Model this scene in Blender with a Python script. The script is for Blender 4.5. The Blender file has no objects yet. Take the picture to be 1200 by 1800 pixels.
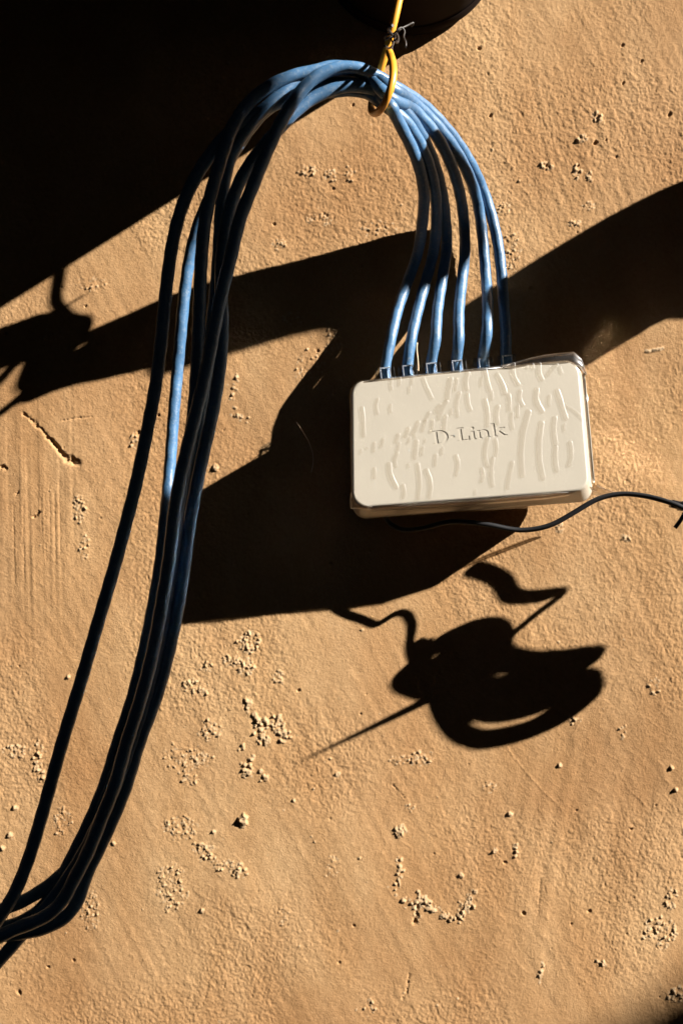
import bpy, bmesh, math, random
import numpy as np
from mathutils import Vector, Matrix

random.seed(7)
SC = bpy.context.scene
C = SC.collection

# ------------------------------------------------------------------ camera
D = 0.62            # camera distance from the wall (m)
S_ = 2685.0         # photograph pixels per metre on the wall
cam = bpy.data.cameras.new('camera')
camo = bpy.data.objects.new('camera', cam)
C.objects.link(camo)
camo.location = (0, -D, 0)
camo.rotation_euler = (math.radians(90), 0, 0)
cam.sensor_fit = 'HORIZONTAL'
cam.sensor_width = 36.0
cam.lens = 36.0 * D / (1200.0 / S_)
cam.clip_start = 0.01
cam.clip_end = 100.0
cam.dof.use_dof = True
cam.dof.focus_distance = D - 0.025
cam.dof.aperture_fstop = 20.0
SC.camera = camo

# ------------------------------------------------------------------ sun and sky
DS = 0.63                               # depth unit of the layout below, in metres per unit
KX, KZ = 1.465 / DS, 0.923 / DS                   # shadow run on the wall per metre of depth
Ldir = Vector((-KX, 1.0, -KZ)).normalized()
sun = bpy.data.lights.new('sun', 'SUN')
sun.energy = 5.0
sun.angle = math.radians(0.53)
sun.color = (1.0, 0.95, 0.88)
suno = bpy.data.objects.new('sun', sun)
C.objects.link(suno)
suno.rotation_euler = Ldir.to_track_quat('-Z', 'Y').to_euler()
suno.location = (2, -2, 2)
world = bpy.data.worlds.new('World')
SC.world = world
world.use_nodes = True
wn = world.node_tree
bg = wn.nodes['Background']
sky = wn.nodes.new('ShaderNodeTexSky')
sky.sky_type = 'NISHITA'
sky.sun_disc = False
sky.sun_elevation = math.asin(-Ldir.z)
sky.sun_rotation = math.atan2(-Ldir.x, -Ldir.y)
wn.links.new(sky.outputs[0], bg.inputs[0])
bg.inputs[1].default_value = 0.001
SC.view_settings.view_transform = 'Standard'
SC.view_settings.look = 'None'
SC.view_settings.gamma = 1.0
SC.view_settings.use_curve_mapping = False
SC.view_settings.exposure = 1.95
SC.cycles.max_bounces = 8
SC.cycles.blur_glossy = 0.0
SC.cycles.sample_clamp_indirect = 0.0
SC.cycles.transparent_max_bounces = 16

# ------------------------------------------------------------------ helpers
def P(px, py, d):
    """Point that stands d depth units off the wall and shows at photograph pixel (px, py)."""
    d = d * DS
    q = 1.0 - d / D
    return Vector(((px - 600) / S_ * q, -d, (900 - py) / S_ * q))

def SH(sx, sy, d):
    """Point d depth units off the wall whose sun shadow falls at wall pixel (sx, sy)."""
    d = d * DS
    return Vector(((sx - 600) / S_ + KX * d, -d, (900 - sy) / S_ + KZ * d))

def catmull(pts, step):
    pts = [Vector(p) for p in pts]
    ext = [pts[0] * 2 - pts[1]] + pts + [pts[-1] * 2 - pts[-2]]
    out = []
    for i in range(1, len(ext) - 2):
        a, b, c, d = ext[i - 1], ext[i], ext[i + 1], ext[i + 2]
        # centripetal parametrisation
        t0 = 0.0
        t1 = t0 + max(1e-6, (b - a).length) ** .5
        t2 = t1 + max(1e-6, (c - b).length) ** .5
        t3 = t2 + max(1e-6, (d - c).length) ** .5
        n = max(2, int((c - b).length / step))
        for k in range(n):
            t = t1 + (t2 - t1) * k / n
            A1 = a * ((t1 - t) / (t1 - t0)) + b * ((t - t0) / (t1 - t0))
            A2 = b * ((t2 - t) / (t2 - t1)) + c * ((t - t1) / (t2 - t1))
            A3 = c * ((t3 - t) / (t3 - t2)) + d * ((t - t2) / (t3 - t2))
            B1 = A1 * ((t2 - t) / (t2 - t0)) + A2 * ((t - t0) / (t2 - t0))
            B2 = A2 * ((t3 - t) / (t3 - t1)) + A3 * ((t - t1) / (t3 - t1))
            out.append(B1 * ((t2 - t) / (t2 - t1)) + B2 * ((t - t1) / (t2 - t1)))
    out.append(pts[-1])
    return out

def smooth_path(p, n=2):
    for _ in range(n):
        p = [p[0]] + [(p[i - 1] + p[i] * 2 + p[i + 1]) / 4 for i in range(1, len(p) - 1)] + [p[-1]]
    return p

def tube(bm, path, r, sides=12, twist=0.0, lump=0.0, flat=1.0, taper=None):
    """Sweep a circle along path; lump gives the twisted-pair undulation of a network cable."""
    n = len(path)
    tg = []
    for i in range(n):
        a = path[max(0, i - 1)]
        b = path[min(n - 1, i + 1)]
        tg.append((b - a).normalized())
    ref = Vector((0, -1, 0)) if abs(tg[0].y) < .9 else Vector((1, 0, 0))
    nrm = (ref - tg[0] * ref.dot(tg[0])).normalized()
    rings = []
    s = 0.0
    for i in range(n):
        if i:
            s += (path[i] - path[i - 1]).length
            nrm = (nrm - tg[i] * nrm.dot(tg[i])).normalized()
        bi = tg[i].cross(nrm)
        rr = r if taper is None else r * taper(i / (n - 1))
        ring = []
        for k in range(sides):
            th = 2 * math.pi * k / sides
            m = 1.0 + lump * math.sin(2 * th + twist * s)
            ring.append(bm.verts.new(path[i] + (nrm * math.cos(th) * flat + bi * math.sin(th)) * rr * m))
        rings.append(ring)
    for i in range(n - 1):
        for k in range(sides):
            f = bm.faces.new((rings[i][k], rings[i][(k + 1) % sides], rings[i + 1][(k + 1) % sides], rings[i + 1][k]))
            f.smooth = True
    bm.faces.new(list(reversed(rings[0])))
    bm.faces.new(rings[-1])

def box(bm, sx, sy, sz, M=Matrix(), bev=0.0):
    g = bmesh.ops.create_cube(bm, size=1.0, matrix=M @ Matrix.Diagonal((sx, sy, sz, 1)))
    if bev:
        es = list({e for v in g['verts'] for e in v.link_edges})
        bmesh.ops.bevel(bm, geom=es, offset=bev, segments=2, affect='EDGES', profile=.5)

def obj(name, bm, mat, parent=None, smooth=False):
    me = bpy.data.meshes.new(name)
    bmesh.ops.recalc_face_normals(bm, faces=bm.faces[:])
    bm.to_mesh(me)
    bm.free()
    if smooth:
        for p in me.polygons:
            p.use_smooth = True
    me.materials.append(mat)
    o = bpy.data.objects.new(name, me)
    C.objects.link(o)
    if parent is not None:
        o.parent = parent
        o.matrix_parent_inverse = parent.matrix_basis.inverted()
    return o

def thing(name, label, cat, loc, group=None):
    o = bpy.data.objects.new(name, None)
    o.empty_display_size = .02
    o.location = loc
    C.objects.link(o)
    o['label'] = label
    o['category'] = cat
    if group:
        o['group'] = group
    return o

# ------------------------------------------------------------------ materials
def mat(name, col, rough=.5, spec=.5, var=0.0, vscale=60.0, bump=0.0, bscale=400.0, coat=0.0):
    m = bpy.data.materials.new(name)
    m.use_nodes = True
    nt = m.node_tree
    b = nt.nodes['Principled BSDF']
    b.inputs['Roughness'].default_value = rough
    b.inputs['Specular IOR Level'].default_value = spec
    b.inputs['Coat Weight'].default_value = coat
    b.inputs['Coat Roughness'].default_value = .2
    tc = nt.nodes.new('ShaderNodeTexCoord')
    if var:
        nz = nt.nodes.new('ShaderNodeTexNoise')
        nz.inputs['Scale'].default_value = vscale
        nz.inputs['Detail'].default_value = 6
        rp = nt.nodes.new('ShaderNodeValToRGB')
        rp.color_ramp.elements[0].position = .3
        rp.color_ramp.elements[1].position = .7
        rp.color_ramp.elements[0].color = tuple(c * (1 - var) for c in col) + (1,)
        rp.color_ramp.elements[1].color = tuple(min(1, c * (1 + var)) for c in col) + (1,)
        nt.links.new(tc.outputs['Object'], nz.inputs['Vector'])
        nt.links.new(nz.outputs['Fac'], rp.inputs[0])
        nt.links.new(rp.outputs[0], b.inputs['Base Color'])
    else:
        b.inputs['Base Color'].default_value = (*col, 1)
    if bump:
        nb = nt.nodes.new('ShaderNodeTexNoise')
        nb.inputs['Scale'].default_value = bscale
        nb.inputs['Detail'].default_value = 4
        bp = nt.nodes.new('ShaderNodeBump')
        bp.inputs['Strength'].default_value = bump
        bp.inputs['Distance'].default_value = .0006
        nt.links.new(tc.outputs['Object'], nb.inputs['Vector'])
        nt.links.new(nb.outputs['Fac'], bp.inputs['Height'])
        nt.links.new(bp.outputs[0], b.inputs['Normal'])
    return m

def film_mat(name, tint, gloss, rough, base=.035):
    m = bpy.data.materials.new(name)
    m.use_nodes = True
    nt = m.node_tree
    nt.nodes.remove(nt.nodes['Principled BSDF'])
    out = nt.nodes['Material Output']
    tr = nt.nodes.new('ShaderNodeBsdfTransparent')
    tr.inputs[0].default_value = (*tint, 1)
    gl = nt.nodes.new('ShaderNodeBsdfGlossy')
    gl.inputs['Roughness'].default_value = rough
    gl.inputs[0].default_value = (1, 1, 1, 1)
    fr = nt.nodes.new('ShaderNodeLayerWeight')
    fr.inputs[0].default_value = .5
    pw = nt.nodes.new('ShaderNodeMath')
    pw.operation = 'POWER'
    pw.inputs[1].default_value = 3.0
    ma = nt.nodes.new('ShaderNodeMath')
    ma.operation = 'MULTIPLY_ADD'
    ma.inputs[1].default_value = gloss * 4
    ma.inputs[2].default_value = base
    ma.use_clamp = True
    nt.links.new(fr.outputs['Facing'], pw.inputs[0])
    nt.links.new(pw.outputs[0], ma.inputs[0])
    mx = nt.nodes.new('ShaderNodeMixShader')
    nt.links.new(ma.outputs[0], mx.inputs[0])
    nt.links.new(tr.outputs[0], mx.inputs[1])
    nt.links.new(gl.outputs[0], mx.inputs[2])
    nt.links.new(mx.outputs[0], out.inputs[0])
    return m

def wall_mat():
    m = bpy.data.materials.new('sand_stucco')
    m.use_nodes = True
    nt = m.node_tree
    b = nt.nodes['Principled BSDF']
    b.inputs['Roughness'].default_value = .92
    b.inputs['Specular IOR Level'].default_value = .12
    tc = nt.nodes.new('ShaderNodeTexCoord')
    def noise(scale, det, rough=.55):
        n = nt.nodes.new('ShaderNodeTexNoise')
        n.inputs['Scale'].default_value = scale
        n.inputs['Detail'].default_value = det
        n.inputs['Roughness'].default_value = rough
        nt.links.new(tc.outputs['Object'], n.inputs['Vector'])
        return n
    big = noise(7, 4)
    rp = nt.nodes.new('ShaderNodeValToRGB')
    e = rp.color_ramp.elements
    e[0].position, e[1].position = .32, .68
    e[0].color = (.272, .152, .068, 1)
    e[1].color = (.352, .222, .110, 1)
    nt.links.new(big.outputs['Fac'], rp.inputs[0])
    fine = noise(420, 5, .7)
    rp2 = nt.nodes.new('ShaderNodeValToRGB')
    e = rp2.color_ramp.elements
    e[0].position, e[1].position = .25, .75
    e[0].color = (.80, .78, .74, 1)
    e[1].color = (1.12, 1.13, 1.16, 1)
    nt.links.new(fine.outputs['Fac'], rp2.inputs[0])
    # broad weathering: faint rusty and pale drifts
    mp = nt.nodes.new('ShaderNodeMapping')
    mp.inputs['Scale'].default_value = (26, 26, 9)
    mp.inputs['Rotation'].default_value = (0, .5, 0)
    nt.links.new(tc.outputs['Object'], mp.inputs['Vector'])
    dr = nt.nodes.new('ShaderNodeTexNoise')
    dr.inputs['Scale'].default_value = 1.0
    dr.inputs['Detail'].default_value = 5
    nt.links.new(mp.outputs[0], dr.inputs['Vector'])
    rp3 = nt.nodes.new('ShaderNodeValToRGB')
    e = rp3.color_ramp.elements
    e[0].position, e[1].position = .34, .66
    e[0].color = (.92, .865, .80, 1)
    e[1].color = (1.06, 1.07, 1.08, 1)
    nt.links.new(dr.outputs['Fac'], rp3.inputs[0])
    m0 = nt.nodes.new('ShaderNodeMix')
    m0.data_type = 'RGBA'
    m0.blend_type = 'MULTIPLY'
    m0.inputs[0].default_value = 1.0
    nt.links.new(rp.outputs[0], m0.inputs[6])
    nt.links.new(rp3.outputs[0], m0.inputs[7])
    mul = nt.nodes.new('ShaderNodeMix')
    mul.data_type = 'RGBA'
    mul.blend_type = 'MULTIPLY'
    mul.inputs[0].default_value = 1.0
    nt.links.new(m0.outputs[2], mul.inputs[6])
    nt.links.new(rp2.outputs[0], mul.inputs[7])
    # pale lime on exposed grit (attribute written with the relief)
    at = nt.nodes.new('ShaderNodeAttribute')
    at.attribute_name = 'grit'
    mg = nt.nodes.new('ShaderNodeMix')
    mg.data_type = 'RGBA'
    mg.inputs[7].default_value = (.37, .27, .165, 1)
    nt.links.new(at.outputs['Fac'], mg.inputs[0])
    nt.links.new(mul.outputs[2], mg.inputs[6])
    nt.links.new(mg.outputs[2], b.inputs['Base Color'])
    nb = noise(900, 4, .65)
    bp = nt.nodes.new('ShaderNodeBump')
    bp.inputs['Strength'].default_value = .62
    bp.inputs['Distance'].default_value = .0005
    nt.links.new(nb.outputs['Fac'], bp.inputs['Height'])
    nt.links.new(bp.outputs[0], b.inputs['Normal'])
    return m

M_wall = wall_mat()
M_white = mat('ivory_plastic', (.395, .364, .308), .38, .4, var=.03, vscale=40, bump=.06, bscale=900, coat=.5)
M_letter = mat('ivory_plastic_recess', (.395, .364, .308), .45, .3)
M_blue = mat('blue_cable_jacket', (.042, .108, .205), .40, .6, var=.2, vscale=45, bump=.22, bscale=420)
def dusty(m, col, scale, amount):
    nt = m.node_tree
    b = nt.nodes['Principled BSDF']
    src = b.inputs['Base Color'].links[0].from_socket
    tc = nt.nodes.new('ShaderNodeTexCoord')
    nz = nt.nodes.new('ShaderNodeTexNoise')
    nz.inputs['Scale'].default_value = scale
    nz.inputs['Detail'].default_value = 5
    nz.inputs['Roughness'].default_value = .7
    rp = nt.nodes.new('ShaderNodeValToRGB')
    rp.color_ramp.elements[0].position = .52
    rp.color_ramp.elements[1].position = .74
    rp.color_ramp.elements[1].color = (amount, amount, amount, 1)
    mx = nt.nodes.new('ShaderNodeMix')
    mx.data_type = 'RGBA'
    mx.inputs[7].default_value = (*col, 1)
    nt.links.new(tc.outputs['Object'], nz.inputs['Vector'])
    nt.links.new(nz.outputs['Fac'], rp.inputs[0])
    nt.links.new(rp.outputs[0], mx.inputs[0])
    nt.links.new(src, mx.inputs[6])
    nt.links.new(mx.outputs[2], b.inputs['Base Color'])
dusty(M_blue, (.17, .21, .25), 420, .75)
M_blue_boot = mat('blue_plug_core', (.06, .16, .36), .4, .5)
M_clear = film_mat('clear_plug_plastic', (.82, .86, .90), .22, .15)
M_latch = mat('frosted_latch_plastic', (.15, .165, .19), .25, .6)
M_film = film_mat('clear_wrap_film', (.97, .96, .945), .06, .16, .06)
M_fold = film_mat('folded_wrap_film', (.84, .80, .75), .25, .3)
M_reflector = film_mat('glow_reflector_film', (.92, .91, .90), .10, .14, .80)  # mirror-like film for the added glow flap
M_blister = film_mat('wet_wrap_blister', (.945, .93, .905), .05, .4)
M_yellow = mat('yellow_insulated_wire', (.60, .255, .022), .38, .5, var=.06, vscale=80)
M_black = mat('black_rubber', (.010, .010, .011), .5, .35, var=.1, bump=.1)
M_tie = mat('black_glossy_nylon', (.01, .01, .012), .12, .6)
M_rust = mat('dark_iron_wire', (.018, .013, .010), .5, .4, var=.3, vscale=300)
M_brown = mat('dark_brown_paint', (.009, .005, .0035), .8, .06, var=.15, vscale=40)
M_caster = mat('dark_caster_timber', (.035, .02, .013), .7, .3, var=.25, vscale=25)  # used only on the added shadow casters
M_hair = mat('pale_thread', (.55, .40, .26), .5)
M_dark = mat('dark_slot', (.17, .155, .135), .8)

# ------------------------------------------------------------------ the wall
def build_wall():
    hx, hz, st = .240, .352, .00056
    def axis(h, far):
        c = np.arange(-h, h + st * .5, st)
        e = [h]
        dlt = st
        while e[-1] < far:
            dlt *= 1.22
            e.append(e[-1] + dlt)
        e = np.array(e[1:])
        return np.concatenate([-e[::-1], c, e])
    xs = axis(hx, 1.3)
    zs = axis(hz, 1.3)
    nx, nz = len(xs), len(zs)
    X, Z = np.meshgrid(xs, zs)
    dxs = np.gradient(xs)
    dzs = np.gradient(zs)
    SP = np.maximum(dxs[None, :], dzs[:, None])
    fade = np.clip(1.6 - SP / st * .6, 0, 1)

    def vnoise(sx, sz, seed, ang=0.0):
        rng = np.random.RandomState(seed)
        N = 512
        T = rng.rand(N, N).astype(np.float32)
        ca, sa = math.cos(ang), math.sin(ang)
        U = (X * ca + Z * sa) / sx + 137.3
        V = (-X * sa + Z * ca) / sz + 71.7
        iu = np.floor(U).astype(int)
        iv = np.floor(V).astype(int)
        fu = (U - iu).astype(np.float32)
        fv = (V - iv).astype(np.float32)
        fu = fu * fu * fu * (fu * (fu * 6 - 15) + 10)
        fv = fv * fv * fv * (fv * (fv * 6 - 15) + 10)
        i0, i1 = iu % N, (iu + 1) % N
        j0, j1 = iv % N, (iv + 1) % N
        return (T[j0, i0] * (1 - fu) + T[j0, i1] * fu) * (1 - fv) + (T[j1, i0] * (1 - fu) + T[j1, i1] * fu) * fv - .5

    mm = .001
    H = np.zeros_like(X)
    H += vnoise(.16, .20, 1) * 3.0 * mm
    H += vnoise(.045, .06, 2, .3) * .9 * mm
    H += vnoise(.017, .022, 3, -.4) * .30 * mm
    H += vnoise(.0065, .009, 4, .5) * .16 * mm * fade
    # orange-peel grain, stronger in some patches
    patch = np.clip(vnoise(.05, .06, 9) * 2.2 + .75, .35, 1.3)
    g = vnoise(.0034, .0042, 5, .6) * .16 + vnoise(.0018, .0023, 6, -.3) * .24 + vnoise(.00112, .00125, 7, .2) * .42
    H += g * patch * .74 * mm * fade
    # ridged skin wrinkles of the trowelled coat
    rdg = 1 - np.abs(vnoise(.0085, .0058, 11, .9)) * 2.0
    H += np.clip(rdg - .78, 0, 1) * .55 * mm * fade * np.clip(vnoise(.07, .05, 12) * 3 + .4, 0, 1)
    # trowel / brush streaks
    stm = np.exp(-(((X + .205) / .040) ** 2 + ((Z - .0) / .075) ** 2))
    H += vnoise(.0021, .060, 13, .02) * .42 * mm * stm * fade
    stm2 = np.exp(-(((X - .165) / .055) ** 2 + ((Z - .235) / .08) ** 2))
    H += vnoise(.0026, .045, 14, .22) * .30 * mm * stm2 * fade
    stm3 = np.exp(-(((X - .15) / .09) ** 2 + ((Z + .22) / .09) ** 2))
    H += vnoise(.006, .06, 15, -.18) * .45 * mm * stm3 * fade
    H += vnoise(.004, .07, 16, .5) * .16 * mm * fade
    G = np.zeros_like(X)

    x0i = int(np.searchsorted(xs, -hx))
    z0i = int(np.searchsorted(zs, -hz))
    rng = np.random.RandomState(21)

    def w2(px, py):
        return (px - 600) / S_, (900 - py) / S_

    def stamp(px, py, r, h, elong=1.0, ang=0.0, grit=.8, flat=1.25):
        cx, cz = w2(px, py)
        ci = int(round((cx + hx) / st)) + x0i
        cj = int(round((cz + hz) / st)) + z0i
        k = int(r * max(elong, 1) / st) + 2
        a0, a1, b0, b1 = ci - k, ci + k + 1, cj - k, cj + k + 1
        if a0 < 0 or b0 < 0 or a1 > nx or b1 > nz:
            return
        xx = X[b0:b1, a0:a1] - cx
        zz = Z[b0:b1, a0:a1] - cz
        ca, sa = math.cos(ang), math.sin(ang)
        u = (xx * ca + zz * sa) / (r * elong)
        v = (-xx * sa + zz * ca) / r
        q = np.clip(1 - (.55 * (u * u + v * v) + .45 * np.maximum(np.abs(u), np.abs(v)) ** 2 * 1.25) * (1 + .9 * RN[b0:b1, a0:a1]), 0, 1)
        f = np.clip(np.sqrt(q) * flat, 0, 1.0) * (1 + 1.1 * RN[b0:b1, a0:a1])
        if h > 0:
            H[b0:b1, a0:a1] = H[b0:b1, a0:a1] + h * f * np.clip(1 - np.maximum(0, (H[b0:b1, a0:a1] - base[b0:b1, a0:a1]) / (h * 1.2)), 0, 1)
        else:
            H[b0:b1, a0:a1] += h * f
        if grit > 0:
            G[b0:b1, a0:a1] = np.maximum(G[b0:b1, a0:a1], grit * np.clip(q * 3, 0, 1))
        elif grit < 0:
            G[b0:b1, a0:a1] *= 1 - np.clip(q * 3, 0, 1)
    base = H.copy()
    PM = np.zeros_like(X)
    RN = vnoise(.0016, .0018, 31, .4) + .7 * vnoise(.0009, .001, 32, -.5)

    def cluster(px, py, rx, ry, n, r0, r1, ang=0.0, h=.5, grit=.7):
        PM[:] = np.maximum(PM, np.exp(-(((X - w2(px, py)[0]) * S_ / (rx * 1.1)) ** 2 + ((Z - w2(px, py)[1]) * S_ / (ry * 1.1)) ** 2))) if n >= 18 else PM
        for _ in range(n):
            a = rng.rand() * 2 * math.pi
            q = math.sqrt(rng.rand())
            u, v = math.cos(a) * q * rx, math.sin(a) * q * ry
            x = px + u * math.cos(ang) - v * math.sin(ang)
            y = py + u * math.sin(ang) + v * math.cos(ang)
            r = (r0 + (r1 - r0) * rng.rand() ** 2.2) * mm
            stamp(x, y, r, r * h * (.7 + .6 * rng.rand()), 1 + rng.rand() * .6, rng.rand() * 3, grit * (.4 + .6 * rng.rand()))

    def chain(pts, n, r0, r1, jit=3, h=.55, grit=.75):
        L = len(pts) - 1
        for k in range(n):
            t = rng.rand() * L
            i = min(int(t), L - 1)
            f = t - i
            x = pts[i][0] * (1 - f) + pts[i + 1][0] * f + rng.randn() * jit
            y = pts[i][1] * (1 - f) + pts[i + 1][1] * f + rng.randn() * jit
            r = (r0 + (r1 - r0) * rng.rand() ** 1.8) * mm
            stamp(x, y, r, r * h * (.7 + .6 * rng.rand()), 1 + rng.rand() * .5, rng.rand() * 3, grit * (.5 + .5 * rng.rand()))

    # grit breaking through, as placed on the photographed wall
    for c in [(437, 1127, 22, 20, 75, .5, 1.1), (408, 1160, 18, 12, 40, .5, 1.0), (433, 1172, 16, 16, 45, .5, 1.1),
              (363, 1170, 12, 14, 26, .4, .9), (337, 1205, 16, 14, 28, .5, 1.2), (358, 1218, 10, 8, 14, .5, 1.1),
              (490, 1190, 12, 12, 24, .5, 1.0), (368, 1282, 22, 20, 60, .45, 1.0), (345, 1335, 36, 14, 80, .4, .9),
              (335, 1370, 14, 12, 20, .5, 1.0), (316, 1455, 34, 22, 90, .4, .9), (350, 1490, 14, 10, 24, .5, 1.1),
              (302, 1560, 30, 44, 120, .4, .9), (160, 1600, 18, 36, 70, .4, .8), (325, 1330, 40, 30, 60, .35, .7),
              (30, 1320, 26, 12, 40, .5, 1.1), (112, 1445, 16, 30, 40, .45, .9), (70, 1335, 12, 40, 30, .5, 1.2),
              (140, 895, 12, 26, 50, .45, 1.0), (150, 960, 10, 26, 30, .4, .9), (235, 775, 8, 16, 22, .4, 1.0),
              (420, 1530, 16, 14, 32, .5, 1.2), (365, 1500, 18, 18, 40, .4, 1.0), (395, 1520, 22, 10, 34, .4, .9),
              (585, 600, 16, 30, 40, .4, 1.1), (545, 650, 26, 40, 60, .35, .9), (540, 300, 18, 10, 30, .4, .9),
              (580, 310, 12, 12, 26, .4, 1.0), (615, 305, 10, 14, 22, .4, .8), (565, 385, 30, 12, 34, .4, .9),
              (490, 430, 14, 10, 22, .4, .9), (660, 400, 40, 14, 40, .35, .8), (590, 150, 40, 20, 0, .4, .8),
              (740, 1333, 26, 14, 46, .4, 1.0), (700, 1335, 16, 10, 20, .4, .9), (720, 1420, 8, 8, 12, .4, .8),
              (1050, 205, 10, 9, 22, .5, 1.2), (1022, 243, 9, 8, 18, .5, 1.3), (960, 290, 12, 8, 22, .5, 1.2),
              (1015, 300, 8, 14, 20, .5, 1.1), (1037, 310, 8, 8, 14, .4, 1.0), (1035, 360, 12, 8, 20, .4, 1.0),
              (1010, 393, 14, 7, 24, .4, 1.0), (885, 365, 14, 10, 20, .4, .9), (900, 440, 16, 40, 50, .4, 1.0),
              (1100, 945, 8, 8, 16, .5, 1.1), (985, 930, 8, 8, 16, .5, 1.2), (1150, 1205, 10, 18, 26, .4, 1.0),
              (1010, 1265, 14, 10, 22, .4, 1.0), (1095, 1285, 6, 16, 14, .4, 1.0), (1160, 1640, 30, 30, 90, .5, 1.2),
              (1180, 1580, 10, 20, 26, .5, 1.2), (1190, 1750, 18, 14, 40, .5, 1.3), (860, 1385, 14, 12, 24, .35, .8),
              (500, 1610, 12, 20, 20, .4, .8), (585, 1520, 14, 20, 18, .35, .8), (95, 590, 20, 14, 20, .4, .9),
              (160, 500, 30, 14, 24, .35, .8), (520, 560, 24, 12, 24, .4, .9), (300, 860, 14, 20, 24, .4, .9)]:
        cluster(*c)
    chain([(437, 1233), (440, 1255), (452, 1262), (468, 1268)], 20, .9, 1.9, 2.5)
    chain([(452, 1290), (470, 1270), (490, 1280), (500, 1292)], 60, .6, 1.5, 7)
    chain([(494, 1252), (488, 1268), (484, 1282)], 9, .9, 1.7, 2)
    cluster(463, 1300, 14, 8, 22, .6, 1.4)
    chain([(420, 1315), (440, 1330), (435, 1355), (465, 1365)], 26, .6, 1.6, 7)
    chain([(695, 1575), (720, 1592), (742, 1570)], 24, .6, 1.5, 4)
    chain([(730, 1620), (740, 1585), (760, 1595), (785, 1612), (812, 1612), (822, 1590), (830, 1565)], 90, .6, 1.6, 5)
    chain([(700, 1510), (703, 1540), (685, 1567)], 30, .5, 1.4, 4)
    cluster(704, 1462, 11, 11, 34, .6, 1.5)
    chain([(955, 1693), (950, 1712), (948, 1728)], 16, .6, 1.3, 2)
    chain([(908, 1485), (906, 1503)], 8, .6, 1.4, 2)
    chain([(652, 1755), (655, 1775), (625, 1775)], 14, .5, 1.2, 3)
    chain([(1050, 1690), (1065, 1697)], 8, .5, 1.3, 2)
    chain([(400, 660), (415, 690), (408, 720), (435, 740)], 18, .5, 1.3, 4)
    chain([(412, 655), (417, 665), (410, 690)], 10, .5, 1.3, 2)
    for (x, y, r) in [(430, 1440, 3.6), (426, 1452, 2.2), (376, 1462, 1.8), (438, 1357, 2.4), (466, 1366, 2.2),
                      (896, 1432, 2.0), (870, 1498, 2.0), (811, 1540, 2.2), (593, 1362, 2.2), (551, 1387, 1.2),
                      (377, 822, 2.4), (516, 1408, 1.5), (985, 1348, 1.6), (120, 1190, 1.6), (28, 1420, 1.9), (20, 1468, 2.2),
                      (5, 1490, 2.0), (100, 1465, 1.2), (200, 1482, 1.6), (355, 1601, 1.8), (803, 1755, 1.2),
                      (560, 170, 1.4), (532, 195, 1.3), (505, 190, 1.2), (1180, 1350, 1.6), (1187, 1388, 1.8)]:
        cluster(x, y, r * 1.3, r * 1.1, 7, r * .35, r * .75, 0, .6)
    for _ in range(170):                                  # loose crumbs everywhere
        r = (.5 + .8 * rng.rand() ** 3) * mm
        stamp(rng.rand() * 1200, rng.rand() * 1800, r * .8, r * .4, 1.2, rng.rand() * 3, .5)
    for _ in range(90):                                  # pin holes
        r = (.5 + .8 * rng.rand() ** 3) * mm
        stamp(rng.rand() * 1200, rng.rand() * 1800, r, -r * 1.1, 1.2, rng.rand() * 3, 0)
    for (x, y, r) in [(1046, 250, 1.9), (862, 202, 1.6), (1094, 78, 1.3), (1177, 200, 1.8), (1127, 107, 1.4), (1095, 145, 1.3),
                      (1083, 275, 1.2), (1065, 245, 1.0), (960, 290, 1.3), (1016, 290, 1.2), (620, 185, 1.2)]:
        stamp(x, y, r * .72 * mm, -r * .8 * mm, 1.4, .9, -1)
    # cracks and gouges
    def gouge(pts, r, h, grit=0, jit=1.2):
        for i in range(len(pts) - 1):
            (xa, ya), (xb, yb) = pts[i], pts[i + 1]
            n = max(2, int(math.hypot(xb - xa, yb - ya) / 1.6))
            for k in range(n):
                f = k / n
                stamp(xa + (xb - xa) * f + rng.randn() * jit, ya + (yb - ya) * f + rng.randn() * jit, r * mm * (.7 + .6 * rng.rand()), h * mm, 1, 0, grit)
    gouge([(43, 727), (68, 750), (82, 765), (95, 780), (112, 802), (130, 812)], 1.0, -.34)
    gouge([(88, 770), (112, 800), (142, 812)], 1.5, -.28)
    gouge([(112, 806), (125, 814), (140, 816)], 1.3, -.4)
    gouge([(105, 740), (140, 735), (163, 733)], .6, -.25, 0, .7)
    gouge([(58, 910), (66, 904), (73, 899)], .9, -.5)
    gouge([(27, 869), (37, 864)], .6, -.5)
    gouge([(0, 822), (8, 820), (14, 826)], 1.1, -.5)
    gouge([(890, 1312), (905, 1335), (928, 1362), (955, 1392), (990, 1425)], .6, .16, 0, .6)
    gouge([(1100, 1385), (1125, 1405), (1135, 1420)], .6, .14, 0, .6)
    gouge([(690, 1380), (712, 1404)], .6, -.25, 0, .6)
    gouge([(950, 1545), (945, 1610)], .8, -.12, 0, .8)
    gouge([(718, 1712), (716, 1740), (706, 1758)], .8, -.22, 0, .8)
    gouge([(734, 1592), (728, 1625)], 1.4, -.35, 0, 1.0)
    for sx in (73, 80, 88, 97, 42, 25, 105):
        y0 = 840 + rng.rand() * 50
        gouge([(sx, y0), (sx + 2, y0 + 60 + rng.rand() * 90)], .55, -.13, 0, .35)
    # slip of plaster standing proud beside the right frame edge
    gouge([(1138, 617), (1152, 614), (1166, 611)], 1.1, .55, .7, .4)

    H += RN * .35 * mm * np.clip(G * 1.5, 0, 1) * fade
    H += (RN * .42 + .10) * mm * np.clip(PM * 1.3 - .15, 0, 1) * fade
    n = nx * nz
    co = np.empty((n, 3), np.float32)
    co[:, 0] = X.ravel()
    co[:, 1] = -H.ravel()
    co[:, 2] = Z.ravel()
    idx = np.arange(n).reshape(nz, nx)
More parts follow.
